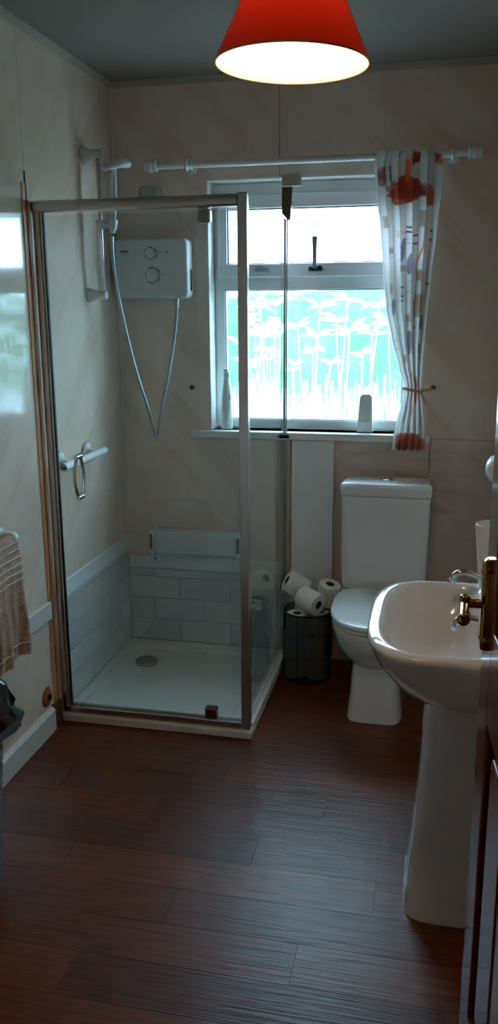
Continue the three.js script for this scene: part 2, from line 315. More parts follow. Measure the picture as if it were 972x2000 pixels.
// ---------------------------------------------------------------- shower: tray, tiles, enclosure
const TX = 0.785, TZ = 0.832, GX = 0.762, GZ = 0.802;
{
  const t = thing('shower_tray', 'low white shower tray with raised rim in the left corner', 'shower tray');
  const s = rectShape(0.002, TX, 0.002, TZ); s.holes.push(new THREE.Path(superRing(0.375, 0, 0.40, 0.315, 0.335, 14, 72).map((p) => new THREE.Vector2(p.x, p.z))));
  const g = extrude(s, 0.03, 0.004); g.rotateX(Math.PI / 2); g.translate(0, 0.031, 0);
  mesh('rim', metreUV(g, 0.8), M.tray, t);
  mesh('basin', metreUV(loft([superRing(0.375, 0.029, 0.40, 0.318, 0.338, 14, 72), superRing(0.375, 0.018, 0.40, 0.305, 0.325, 12, 72), superRing(0.375, 0.014, 0.40, 0.29, 0.31, 10, 72), superRing(0.20, 0.011, 0.27, 0.06, 0.06, 2, 72)], false, true), 0.8), M.tray, t);
  mesh('kerb_strip', [box(0.7685, 0.784, 0.0312, 0.045, 0.034, GZ - 0.02, 0.003)], M.paint, t);
  const d = mesh('drain_cover', lathe([[0, 0.014], [0.03, 0.0135], [0.046, 0.011], [0.051, 0.007], [0.051, 0.003], [0.047, 0]], V(0.16, 0.0135, 0.235), V(0.02, 1, 0.03)), M.satin, t); d.userData.label = 'grey metal drain cover';
}
// tiles, each its own piece, on the two walls of the shower
{
  const tw = 0.25, th = 0.108, gp = 0.0022, T = 0.007;
  const geoB = {};
  const y0 = 0.034;
  mesh('grout_bed', box(0.0, 0.77, 0.03, 0.40, -0.002, 0.003), M.grout, wallBack);
  for (let r = 0; r < 4; r++) { let yb = y0 + r * th, yt = Math.min(yb + th, 0.397); if (yt - yb < 0.02) break; for (let c = 0; c < 5; c++) { const xa = 0.008 + c * tw - (r % 2) * 0.125, a = Math.max(xa, 0.008), b = Math.min(xa + tw, 0.765); if (b - a < 0.02) continue; mesh('tile', box(a, b - gp, yb, yt - gp, 0.0, T + rr(0, 0.0007), 0.0015), M.tile[(r + c * 2) % 3], wallBack); } }
  mesh('grout_bed', box(-0.003, 0.003, 0.03, 0.49, 0.0, 0.785), M.grout, wallLeft);
  for (let r = 0; r < 5; r++) { let yb = y0 + r * th, yt = Math.min(yb + th, 0.488); if (yt - yb < 0.015) break; for (let c = 0; c < 5; c++) { const za = 0.009 + c * tw - (r % 2) * 0.125, a = Math.max(za, 0.009), b = Math.min(za + tw, 0.785); if (b - a < 0.02) continue; mesh('tile', box(0.0, T + rr(0, 0.0007), yb, yt - gp, a, b - gp, 0.0015), M.tile[(r + c * 2 + 1) % 3], wallLeft); } }
}
struct('trim_8', box(0.0, 0.011, 0.488, 0.556, 0.004, 0.785, 0.003), M.white, 'white edging strip above the tiles on the left shower wall', 'trim');
struct('trim_9', [box(0.011, 0.758, 0.398, 0.462, -0.001, 0.012, 0.003)], M.white, 'white edging strip above the tiles under the folding seat', 'trim');

{
  const e = thing('shower_enclosure', 'square shower enclosure with chrome frame and clear glass', 'shower enclosure');
  // corner post and wall posts
  mesh('corner_post', box(0.744, 0.778, 0.0315, 1.978, GZ - 0.018, GZ + 0.016, 0.004), M.frame, e);
  mesh('wall_post', [box(0.0085, 0.032, 0.0315, 1.945, GZ - 0.016, GZ + 0.016, 0.004), box(0.032, 0.040, 0.0315, 1.94, GZ - 0.012, GZ + 0.006, 0.002)], M.frame, e);
  mesh('seal_strip', box(0.0405, 0.0445, 0.062, 1.935, GZ - 0.008, GZ + 0.004), M.rubber, e);
  const tb = mesh('top_rail', loft([[-1], [1]].map(([k]) => superRing(0, 0, 0, 0.021, 0.022, 3, 28).map((p) => V(k < 0 ? 0.006 : 0.744, 1.955 + p.x, GZ - p.z)))), M.frame, e);
  mesh('bottom_rail', [box(0.012, 0.744, 0.0315, 0.062, GZ - 0.016, GZ + 0.016, 0.005), box(0.03, 0.744, 0.062, 0.070, GZ - 0.010, GZ + 0.002, 0.002)], M.frame, e);
  // side panel and its post in front of the window
  const bp = mesh('wall_post', [box(0.762, 0.772, 0.046, 1.97, 0.012, 0.030, 0.002), box(0.7735, 0.779, 0.046, 1.97, 0.008, 0.030, 0.001)], M.frame, e);
  const br = new THREE.Shape([[0.753, 2.096], [0.797, 2.096], [0.790, 1.965], [0.779, 1.965], [0.753, 1.992]].map((p) => new THREE.Vector2(...p)));
  mesh('post_bracket', extrude(br, 0.018, 0.002).translate(0, 0, 0.012), M.bronze, e).userData.label = 'brown bronze bracket at the top of the post';
  mesh('fixing_block', box(0.752, 0.832, 2.10, 2.145, -0.004, 0.022, 0.003), M.coving, e);
  mesh('sill_clip', [box(0.748, 0.79, 1.046, 1.062, 0.035, 0.046, 0.002)], M.dark, e);
  const sp = mesh('side_panel', box(GX - 0.003, GX + 0.003, 0.046, 1.95, 0.030, GZ - 0.018), M.glass, e); sp.userData.label = 'clear glass side panel';
  // pivot door
  const d = new THREE.Group(); d.name = 'shower_door'; e.add(d);
  mesh('door_glass', box(0.047, 0.742, 0.075, 1.925, GZ - 0.008, GZ - 0.002), M.glass, d);
  mesh('pivot', [box(0.604, 0.650, 1.885, 1.932, GZ - 0.022, GZ + 0.012, 0.008)], M.satin, d);
  mesh('pivot', [box(0.598, 0.646, 0.062, 0.108, GZ - 0.022, GZ + 0.014, 0.008)], M.bronze, d);
  const H = []; for (const s of [-1, 1]) { const p = []; for (let i = 0; i <= 16; i++) { const t = i / 16; p.push(V(0.124, 0.912 + 0.164 * t, GZ - 0.005 + s * (0.006 + 0.034 * Math.pow(Math.sin(Math.PI * t), 0.75)))); } H.push(tube(p, 0.0065, 40, 10)); }
  H.push(rod(V(0.124, 1.071, GZ - 0.03), V(0.124, 1.071, GZ + 0.02), 0.009), rod(V(0.124, 0.917, GZ - 0.03), V(0.124, 0.917, GZ + 0.02), 0.009));
  mesh('door_handle', H, M.chrome, d).userData.label = 'bowed chrome handle';
}
{                                                                   // riser rail with handset
  const o = thing('shower_riser_rail', 'white and chrome shower riser rail on the left shower wall', 'shower rail');
  mesh('rail', rod(V(0.062, 1.655, 0.32), V(0.062, 2.21, 0.32), 0.0095), M.chrome, o);
  const br = [[0, 0], [0.024, 0], [0.024, 0.006], [0.016, 0.03], [0.014, 0.062], [0.015, 0.076], [0.010, 0.082], [0, 0.083]];
  mesh('bracket', lathe(br.map(([r, h]) => [r * 1.25, h - 0.003]), V(0, 1.663, 0.32), V(1, 0, 0)), M.abs, o);
  mesh('bracket', lathe(br.map(([r, h]) => [r * 1.3, h - 0.003]), V(0, 2.205, 0.32), V(1, 0, 0)), M.abs, o);
  mesh('slider', [lathe([[0, -0.018], [0.017, -0.018], [0.019, -0.012], [0.019, 0.012], [0.017, 0.018], [0, 0.018]], V(0.062, 1.937, 0.32)), rod(V(0.062, 1.937, 0.32), V(0.0985, 1.937, 0.315), 0.013), lathe([[0.0122, -0.02], [0.0165, -0.02], [0.019, 0.02], [0.0122, 0.02], [0.0122, -0.02]], V(0.1135, 1.937, 0.314), V(0.1, 1, 0))], M.abs, o);
  const h = thing('shower_handset', 'white shower handset with round head clipped to the riser rail', 'shower head');
  mesh('handle', tube([V(0.110, 1.905, 0.314), V(0.118, 1.98, 0.314), V(0.124, 2.07, 0.312), V(0.122, 2.14, 0.306), V(0.118, 2.172, 0.300)], 0.0115, 40, 12), M.abs, h);
  mesh('head', lathe([[0, 0.022], [0.03, 0.02], [0.055, 0.012], [0.062, 0.0], [0.062, -0.008], [0.056, -0.016], [0.05, -0.018], [0, -0.018]], V(0.125, 2.168, 0.285), V(-0.12, 1, 0.12)), M.abs, h);
  mesh('spray_plate', lathe([[0, -0.019], [0.04, -0.019], [0.042, -0.0175]], V(0.125, 2.168, 0.285), V(-0.12, 1, 0.12)), M.chrome, h);
  const z = tag(mesh('shower_hose', tube([V(0.1075, 1.893, 0.314), V(0.105, 1.83, 0.31), V(0.106, 1.72, 0.29), V(0.122, 1.55, 0.255), V(0.148, 1.36, 0.21), V(0.185, 1.17, 0.16), V(0.200, 1.075, 0.135), V(0.204, 1.045, 0.125), V(0.211, 1.05, 0.115), V(0.213, 1.09, 0.11), V(0.225, 1.17, 0.10), V(0.255, 1.32, 0.08), V(0.284, 1.50, 0.062), V(0.2925, 1.59, 0.0555), V(0.293, 1.611, 0.055)], 0.0068, 220, 10), M.hose), 'grey metal shower hose hanging in a loop below the shower unit', 'hose');
}
{                                                                   // electric shower unit
  const o = thing('electric_shower', 'white electric shower unit with two round dials on the window wall', 'shower unit');
  const s = new THREE.Shape(); const x0 = 0.020, x1 = 0.356, y0 = 1.650, y1 = 1.900, r = 0.03;
  s.moveTo(x0 + r, y0); s.lineTo(x1 - r, y0); s.quadraticCurveTo(x1, y0, x1, y0 + r); s.lineTo(x1, y1 - r); s.quadraticCurveTo(x1, y1, x1 - r, y1); s.lineTo(x0 + r, y1); s.quadraticCurveTo(x0, y1, x0, y1 - r); s.lineTo(x0, y0 + r); s.quadraticCurveTo(x0, y0, x0 + r, y0);
  mesh('body', extrude(s, 0.088, 0.012, 4).translate(0, 0, 0.002), M.abs, o);
  const grey = std({ color: '#6d7178', roughness: 0.5 });
  const dial = (x, y, R, n) => { const d = mesh('dial', lathe([[0, 0.016], [R * 0.82, 0.015], [R * 0.92, 0.008], [R * 0.95, 0]], V(x, y, 0.09), V(0, 0, 1)), M.abs, o); const marks = []; for (let k = 0; k < n; k++) { const a = k / n * Math.PI * 2 + 0.2; marks.push(new THREE.TorusGeometry(R * 1.07, 0.0016, 6, 8, Math.PI * 2 / n * 0.62).rotateZ(a).translate(x, y, 0.0905)); } mesh('scale_marks', marks, grey, d); };
  dial(0.193, 1.838, 0.024, 6); dial(0.200, 1.748, 0.031, 5);
  mesh('logo', [box(0.058, 0.073, 1.845, 1.851, 0.0897, 0.0908), box(0.076, 0.091, 1.845, 1.851, 0.0897, 0.0908)], M.dark, o).userData.label = 'small dark lettering, too small to read';
  for (const [xa, xb, ya, yb] of [[0.064, 0.086, 1.836, 1.838], [0.228, 0.256, 1.8425, 1.8445], [0.240, 0.262, 1.750, 1.752]]) mesh('print', box(xa, xb, ya, yb, 0.0897, 0.0906), grey, o);
  mesh('indicator', lathe([[0, 0.003], [0.003, 0.002], [0.0035, 0]], V(0.268, 1.842, 0.09), V(0, 0, 1), 14), M.dark, o);
  mesh('hose_outlet', [rod(V(0.293, 1.612, 0.055), V(0.293, 1.653, 0.055), 0.010, 0.012)], M.satin, o);
  mesh('side_cover', box(0.3555, 0.3585, 1.682, 1.772, 0.03, 0.05, 0.001), M.dark, o);
}
{                                                                   // grab rail
  const o = thing('grab_rail', 'white grab rail on the left shower wall behind the door handle', 'grab rail');
  mesh('bar', tube([V(0.052, 1.022, 0.36), V(0.052, 1.022, 0.42), V(0.052, 1.022, 0.70), V(0.052, 1.022, 0.775)], 0.0155, 20, 16), M.white, o);
  mesh('end_cap', lathe([[0, 0.006], [0.010, 0.005], [0.0155, 0], [0.0155, -0.004]], V(0.052, 1.022, 0.36), V(0, 0, -1), 20), M.white, o);
  for (const z of [0.44, 0.70]) { const b = mesh('mount', lathe([[0, -0.004], [0.034, -0.004], [0.034, 0.006], [0.028, 0.010], [0.014, 0.014], [0.013, 0.045], [0, 0.045]], V(0, 1.035, z), V(1, -0.25, 0), 28), M.white, o); }
}
{                                                                   // folding seat
  const o = thing('folding_shower_seat', 'white folding shower seat folded up against the tiled window wall', 'seat');
  mesh('seat', box(0.160, 0.552, 0.490, 0.602, 0.012, 0.078, 0.012), M.abs, o);
  mesh('bracket', box(0.134, 0.162, 0.482, 0.605, 0.006, 0.082, 0.008), M.white, o);
  mesh('bracket', box(0.550, 0.578, 0.482, 0.605, 0.006, 0.082, 0.008), M.white, o);
  const gm = std({ color: '#6f737c', roughness: 0.5 });
  mesh('slot', box(0.1415, 0.1535, 0.515, 0.585, 0.080, 0.0832, 0.002), gm, o); mesh('slot', box(0.556, 0.570, 0.515, 0.585, 0.080, 0.0832, 0.002), gm, o);
  mesh('hinge_plate', box(0.142, 0.57, 0.462, 0.488, 0.004, 0.02, 0.003), M.white, o);
  mesh('screw', lathe([[0, 0.003], [0.004, 0.002], [0.005, 0]], V(0.141, 0.447, 0.012), V(0, 0, 1), 12), M.black, o);
}
tag(mesh('plastic_cover', metreUV(loft([[0.0, 1], [0.02, 0.98], [0.032, 0.9], [0.036, 0.7]].map(([h, k]) => superRing(0.172, 0, 2.096, 0.047 * k, 0.027 * k, 5, 40).map((p) => V(p.x, p.z, 0.0 + h))))), M.clearplastic), 'small translucent plastic cover on the wall above the shower unit', 'cover');
for (const [x, l] of [[0.342, 'small round knob on the wall left of the window'], [1.404, 'small round brass hook on the wall right of the curtain']]) tag(mesh('tieback_knob', lathe([[0, 0.022], [0.008, 0.021], [0.011, 0.016], [0.009, 0.010], [0.005, 0.008], [0.006, 0.001], [0.011, 0], [0, -0.001]], V(x, x < 1 ? 1.262 : 1.274, -0.0005), V(0, 0, 1), 24), std({ color: '#5e5140', metalness: 0.9, roughness: 0.3 })), l, 'knob');

// ---------------------------------------------------------------- curtain and rod
{
  const Y = 2.188, Z = 0.085, o = thing('curtain_rod', 'white curtain rod with ringed finials above the window', 'curtain rod');
  mesh('rod', rod(V(0.225, Y, Z), V(1.505, Y, Z), 0.0135, 0.0135, 24), M.white, o);
  const fin = [[0, -0.002], [0.0135, -0.002], [0.022, 0.0], [0.024, 0.006], [0.02, 0.012], [0.017, 0.016], [0.023, 0.02], [0.025, 0.028], [0.022, 0.034], [0.017, 0.038], [0.02, 0.044], [0.018, 0.054], [0, 0.058]];
  mesh('finial', lathe(fin, V(0.232, Y, Z), V(-1, 0, 0), 28), M.white, o); mesh('finial', lathe(fin, V(1.498, Y, Z), V(1, 0, 0), 28), M.white, o);
  for (const x of [0.362, 1.44]) mesh('bracket', [rod(V(x, Y - 0.004, 0), V(x, Y - 0.004, Z), 0.009), new THREE.TorusGeometry(0.0185, 0.006, 10, 28).rotateY(Math.PI / 2).translate(x, Y, Z), lathe([[0, 0], [0.024, 0], [0.022, 0.006], [0.01, 0.01], [0, 0.01]], V(x, Y - 0.004, -0.001), V(0, 0, 1), 24)], M.white, o);
}
{
  // printed voile: poppies, squares and scribbles
  const cv = document.createElement('canvas'); cv.width = 512; cv.height = 1536; const c = cv.getContext('2d');
  c.fillStyle = '#cfc9c4'; c.fillRect(0, 0, 512, 1536);
  const poly = (pts, col, al = 1) => { c.globalAlpha = al; c.fillStyle = col; c.beginPath(); pts.forEach((p, i) => i ? c.lineTo(p[0], p[1]) : c.moveTo(p[0], p[1])); c.closePath(); c.fill(); c.globalAlpha = 1; };
  const blot = (x, y, rx, ry, col, al) => { for (let k = 0; k < 9; k++) { const q = []; const ox = x + rr(-.55, .55) * rx, oy = y + rr(-.55, .55) * ry, s = rr(.35, .75); for (let i = 0; i < 18; i++) { const a = i / 18 * 6.283, r = s * rr(.75, 1.1); q.push([ox + Math.cos(a) * rx * r, oy + Math.sin(a) * ry * r]); } poly(q, col, al * rr(.5, 1)); } };
  const red = '#a5301f', ora = '#cf6638', grey = '#7c7468', pur = '#5a4a66';
  const PX = (u) => u * 512, PY = (v) => v * 1536;                 // u across, v down
  blot(PX(.62), PY(.03), 40, 34, red, .7); blot(PX(.55), PY(.115), 150, 70, red, .8); blot(PX(.5), PY(.06), 26, 70, ora, .6); blot(PX(.62), PY(.13), 110, 42, '#8c2a20', .5); blot(PX(.86), PY(.145), 34, 60, ora, .8);
  blot(PX(.93), PY(.03), 30, 24, red, .6); blot(PX(.12), PY(.075), 36, 46, '#8e4234', .6); blot(PX(.24), PY(.075), 18, 50, pur, .7);
  for (const [u, v, w, h] of [[.72, .185, 44, 84], [.08, .20, 46, 60], [.68, .455, 96, 120], [.70, .375, 70, 56], [.62, .735, 90, 60], [.36, .36, 60, 30]]) { c.globalAlpha = .55; c.fillStyle = grey; c.fillRect(PX(u), PY(v), w, h); c.globalAlpha = .35; c.fillStyle = ora; c.fillRect(PX(u) + 8, PY(v) + 14, w * .7, h * .7); c.globalAlpha = 1; }
  for (const [u, v, rx, ry] of [[.56, .355, 22, 56], [.42, .31, 16, 60], [.54, .62, 24, 64], [.2, .5, 16, 46], [.88, .55, 14, 40]]) { c.globalAlpha = .7; c.fillStyle = pur; c.beginPath(); c.ellipse(PX(u), PY(v), rx, ry, .15, 0, 6.3); c.fill(); c.globalAlpha = 1; }
  const line = (pts, col, w, al = .8) => { c.globalAlpha = al; c.strokeStyle = col; c.lineWidth = w; c.beginPath(); pts.forEach((p, i) => i ? c.lineTo(PX(p[0]), PY(p[1])) : c.moveTo(PX(p[0]), PY(p[1]))); c.stroke(); c.globalAlpha = 1; };
  line([[.80, .24], [.78, .30], [.72, .36], [.70, .44]], ora, 10); line([[.66, .47], [.68, .56], [.66, .66]], ora, 8); line([[.55, .72], [.6, .82], [.45, .92]], ora, 16, .7); line([[.75, .76], [.7, .86], [.72, .96]], red, 14, .7); line([[.35, .80], [.3, .90]], pur, 14, .5);
  for (const [u, v] of [[.62, .262], [.62, .288], [.88, .25], [.88, .278], [.36, .43], [.36, .46], [.36, .475], [.50, .235], [.48, .25], [.66, .565], [.9, .42]]) { c.fillStyle = '#5b3a34'; c.globalAlpha = .8; c.fillRect(PX(u), PY(v), 40, 9); c.globalAlpha = 1; }
  for (const [u, v, w, h] of [[.15, .30, 50, 40], [.12, .42, 40, 60], [.5, .52, 60, 70], [.82, .62, 50, 90], [.3, .66, 50, 50]]) { c.globalAlpha = .4; c.fillStyle = '#b07a5c'; c.fillRect(PX(u), PY(v), w, h); c.globalAlpha = .5; c.fillStyle = '#6d6870'; c.fillRect(PX(u) + 10, PY(v) + 10, w * .5, h * .5); c.globalAlpha = 1; }
  for (let k = 0; k < 40; k++) { const u = rr(.05, .9), v = rr(.2, .8), q = []; for (let i = 0; i < 7; i++) q.push([u + i * .012, v + rr(-.006, .006)]); line(q, k % 3 ? '#8a7f86' : '#9a5a48', 3, .5); }
  blot(PX(.70), PY(.80), 60, 60, ora, .7); blot(PX(.3), PY(.965), 170, 46, '#a5452f', .7); blot(PX(.72), PY(.965), 170, 50, '#b05a40', .7);
  const t = new THREE.CanvasTexture(cv); t.colorSpace = THREE.SRGBColorSpace; t.flipY = true;
  const cm = phys({ map: t, transmission: 0.3, thickness: 0, roughness: 1, side: THREE.DoubleSide });
  const o = thing('curtain', 'sheer white curtain with red poppy print gathered at the right of the window', 'curtain');
  // rows: y, left x, right x, z centre, fold depth
  const rows = [[2.205, 1.150, 1.396, 0.114, .010], [2.16, 1.137, 1.400, 0.114, .012], [2.05, 1.146, 1.396, 0.085, .02], [1.90, 1.166, 1.386, 0.062, .022], [1.75, 1.180, 1.374, 0.06, .022], [1.60, 1.196, 1.364, 0.058, .021], [1.48, 1.222, 1.358, 0.057, .019], [1.36, 1.258, 1.352, 0.055, .015], [1.29, 1.283, 1.352, 0.054, .012], [1.255, 1.285, 1.354, 0.054, .011], [1.20, 1.272, 1.362, 0.055, .014], [1.12, 1.255, 1.372, 0.057, .018], [1.05, 1.246, 1.378, 0.059, .02], [1.008, 1.242, 1.380, 0.06, .02]];
  const NU = 120, NV = 110, pos = [], uv = [], idx = [];
  const at = (y) => { let i = 0; while (i < rows.length - 2 && y < rows[i + 1][0]) i++; const a = rows[i], b = rows[i + 1], k = cl((a[0] - y) / (a[0] - b[0])), s = k * k * (3 - 2 * k) * 0.5 + k * 0.5; return a.map((v, j) => v + (b[j] - v) * s); };
  for (let j = 0; j <= NV; j++) { const v = j / NV, y = 2.205 - v * (2.205 - 1.008), [, l, r, z, d] = at(y); for (let i = 0; i <= NU; i++) { const u = i / NU, ph = u * 4.7 * Math.PI * 2 + 0.5 * Math.sin(v * 5 + u * 3); pos.push(l + (r - l) * (u + 0.018 * Math.sin(2 * ph)), y + (v > 0.97 ? 0.006 * Math.sin(ph) : 0), z + d * Math.sin(ph) + 0.004 * Math.sin(u * 31 + v * 9)); uv.push(u, 1 - v); } }
  for (let j = 0; j < NV; j++) for (let i = 0; i < NU; i++) { const a = j * (NU + 1) + i; idx.push(a, a + NU + 1, a + 1, a + 1, a + NU + 1, a + NU + 2); }
  const g = new THREE.BufferGeometry(); g.setAttribute('position', new THREE.Float32BufferAttribute(pos, 3)); g.setAttribute('uv', new THREE.Float32BufferAttribute(uv, 2)); g.setIndex(idx); g.computeVertexNormals();
  mesh('fabric', g, cm, o);
  // heading tape loops round the rod
  for (let k = 0; k < 7; k++) { const x = 1.158 + k * 0.037; mesh('heading_loop', new THREE.TorusGeometry(0.0175, 0.0022, 8, 24).rotateY(Math.PI / 2 + 0.2).translate(x, 2.188, 0.085), k % 2 ? M.towelstripe : std({ color: '#6d5e56', roughness: 0.8 }), o); }
  const tp = []; for (let i = 0; i <= 24; i++) { const a = i / 24 * Math.PI * 2; tp.push(V(1.319 + 0.041 * Math.cos(a), 1.268 - 0.008 * Math.cos(a), 0.055 + 0.024 * Math.sin(a))); }
  const tie = [tube(tp.slice(0, 24), 0.006, 60, 8, true), tube([V(1.357, 1.268, 0.055), V(1.385, 1.266, 0.04), V(1.402, 1.268, 0.018)], 0.006, 12, 8), tube([V(1.350, 1.26, 0.07), V(1.366, 1.235, 0.062), V(1.378, 1.205, 0.058)], 0.005, 12, 8)];
  mesh('tieback', tie, phys({ color: '#d9a98e', transmission: 0.2, thickness: 0, roughness: 0.9 }), o);
}
// things on the sill
{
  const b = thing('spray_bottle', 'tall white bottle standing at the left end of the window sill', 'bottle');
  const bx = 0.489, bz = -0.045;
  mesh('body', lathe([[0, 0], [0.024, 0], [0.0265, 0.004], [0.0265, 0.12], [0.024, 0.17], [0.018, 0.21], [0.0155, 0.235], [0, 0.236]], V(bx, 1.0705, bz)), phys({ color: '#e6e6e2', roughness: 0.25 }), b);
  mesh('cap', lathe([[0, 0], [0.0155, 0], [0.0155, 0.022], [0.013, 0.027], [0, 0.027]], V(bx, 1.3062, bz)), M.white, b);
  mesh('nozzle', box(bx - 0.010, bx + 0.006, 1.331, 1.339, bz - 0.006, bz + 0.010, 0.002), M.dark, b);
  for (const [xa, xb, ya, yb, za, zb] of [[.0185, .0205, 1.205, 1.232, .010, .020], [.0195, .0208, 1.178, 1.184, .011, .0185], [.0195, .0208, 1.164, 1.168, .011, .0185], [.0205, .0215, 1.105, 1.118, .0105, .0175]]) mesh('print', box(bx + xa, bx + xb, ya, yb, bz + za, bz + zb), M.blue, b).userData.label = 'dark blue print';
  const a = thing('air_freshener', 'white slotted air freshener on the window sill beside the curtain', 'air freshener');
  const s = new THREE.Shape([[-0.034, 0], [0.034, 0], [0.029, 0.155], [0.02, 0.168], [-0.014, 0.168], [-0.024, 0.155]].map((p) => new THREE.Vector2(...p)));
  for (let r = 0; r < 9; r++) for (let q = 0; q < 4; q++) { const cx = -0.0165 + q * 0.011 + (r % 2) * 0.002, cy = 0.052 + r * 0.0115; s.holes.push(new THREE.Path([[cx - .0036, cy - .004], [cx - .0036, cy - .0005], [cx + .0036, cy + .003], [cx + .0036, cy - .0005]].map((p) => new THREE.Vector2(...p)))); }
  mesh('front', extrude(s, 0.006, 0.0008, 1).translate(1.116, 1.0705, -0.030), M.white, a);
  const sb = new THREE.Shape([[-0.034, 0], [0.034, 0], [0.029, 0.155], [0.02, 0.168], [-0.014, 0.168], [-0.024, 0.155]].map((p) => new THREE.Vector2(...p))); sb.holes.push(new THREE.Path([[-.026, .03], [-.02, .156], [.024, .156], [.027, .03]].map((p) => new THREE.Vector2(...p))));
  mesh('body', extrude(sb, 0.03, 0.002).translate(1.116, 1.0705, -0.0605), M.white, a);
}

// ---------------------------------------------------------------- toilet
tag(mesh('boxing_panel', box(0.800, 0.988, 0.0, 1.036, 0.0005, 0.022, 0.002), std({ color: '#e9e8e4', roughness: 0.45 })), 'plain white upright board on the wall between shower and toilet', 'board');
{
  const o = thing('toilet', 'white close-coupled toilet with lid closed under the window', 'toilet');
  const cx = 1.228;
  mesh('cistern', loft([[.415, .176, .078, .098], [.44, .182, .082, .098], [.60, .1855, .086, .1], [.75, .188, .088, .101], [.824, .189, .089, .102], [.828, .187, .087, .102]].map(([y, a, b, z]) => superRing(cx, y, z, a, b, 9, 72))), M.ceramic, o);
  const lid = mesh('cistern_lid', loft([[.830, .187, .086], [.832, .193, .093], [.868, .194, .094], [.880, .190, .090], [.886, .178, .078]].map(([y, a, b]) => superRing(cx, y, 0.104, a, b, 9, 72))), M.ceramic, o);
  mesh('flush_button', lathe([[0, 0.009], [0.016, 0.008], [0.024, 0.005], [0.026, 0], [0, 0]], V(cx, 0.8855, 0.10), V(0, 1, 0), 32), M.chrome, lid);
  // bowl: rounded front, straighter back (z is the long axis)
  const bowl = (y, cz, a, bf, bb, n = 2.3, nb = 5) => { const out = []; for (let i = 0; i < 72; i++) { const t = i / 72 * Math.PI * 2, c = Math.cos(t), s = Math.sin(t), e = s < 0 ? n : nb, b = s < 0 ? bf : bb; out.push(V(cx + a * Math.sign(c) * Math.pow(Math.abs(c), 2 / e), y, cz - b * Math.sign(s) * Math.pow(Math.abs(s), 2 / e))); } return out; };
  mesh('bowl', loft([bowl(0.205, .40, .098, .15, .20, 2.6), bowl(0.23, .405, .120, .185, .21, 2.4), bowl(0.27, .42, .148, .215, .24), bowl(0.32, .435, .170, .24, .26), bowl(0.37, .44, .181, .255, .265), bowl(0.393, .44, .184, .258, .265), bowl(0.398, .44, .178, .25, .262)]), M.ceramic, o);
  mesh('foot', loft([bowl(0.0, .33, .113, .275, .24, 6, 6), bowl(0.02, .33, .111, .273, .24, 6, 6), bowl(0.10, .33, .103, .255, .235, 5.5, 6), bowl(0.2, .34, .098, .235, .23, 5, 6), bowl(0.26, .35, .098, .215, .22, 4, 6)]), M.ceramic, o);
  mesh('pan_shelf', box(cx - 0.15, cx + 0.15, 0.30, 0.413, 0.03, 0.24, 0.03), M.ceramic, o);
  mesh('seat', loft([bowl(.400, .445, .180, .252, .225, 2.3, 4), bowl(.402, .445, .184, .257, .228, 2.3, 4), bowl(.412, .445, .184, .257, .228, 2.3, 4), bowl(.415, .445, .180, .252, .225, 2.3, 4)]), M.seatplastic, o);
  mesh('lid', loft([bowl(.4165, .445, .182, .254, .227, 2.3, 4), bowl(.419, .445, .188, .261, .231, 2.3, 4), bowl(.430, .445, .188, .260, .231, 2.3, 4), bowl(.437, .445, .180, .25, .224, 2.3, 4), bowl(.440, .445, .15, .215, .195, 2.3, 4)]), M.seatplastic, o);
  for (const s of [-1, 1]) mesh('hinge', rod(V(cx + s * 0.13, .418, .205), V(cx + s * 0.175, .418, .205), 0.008), M.chrome, o);
}
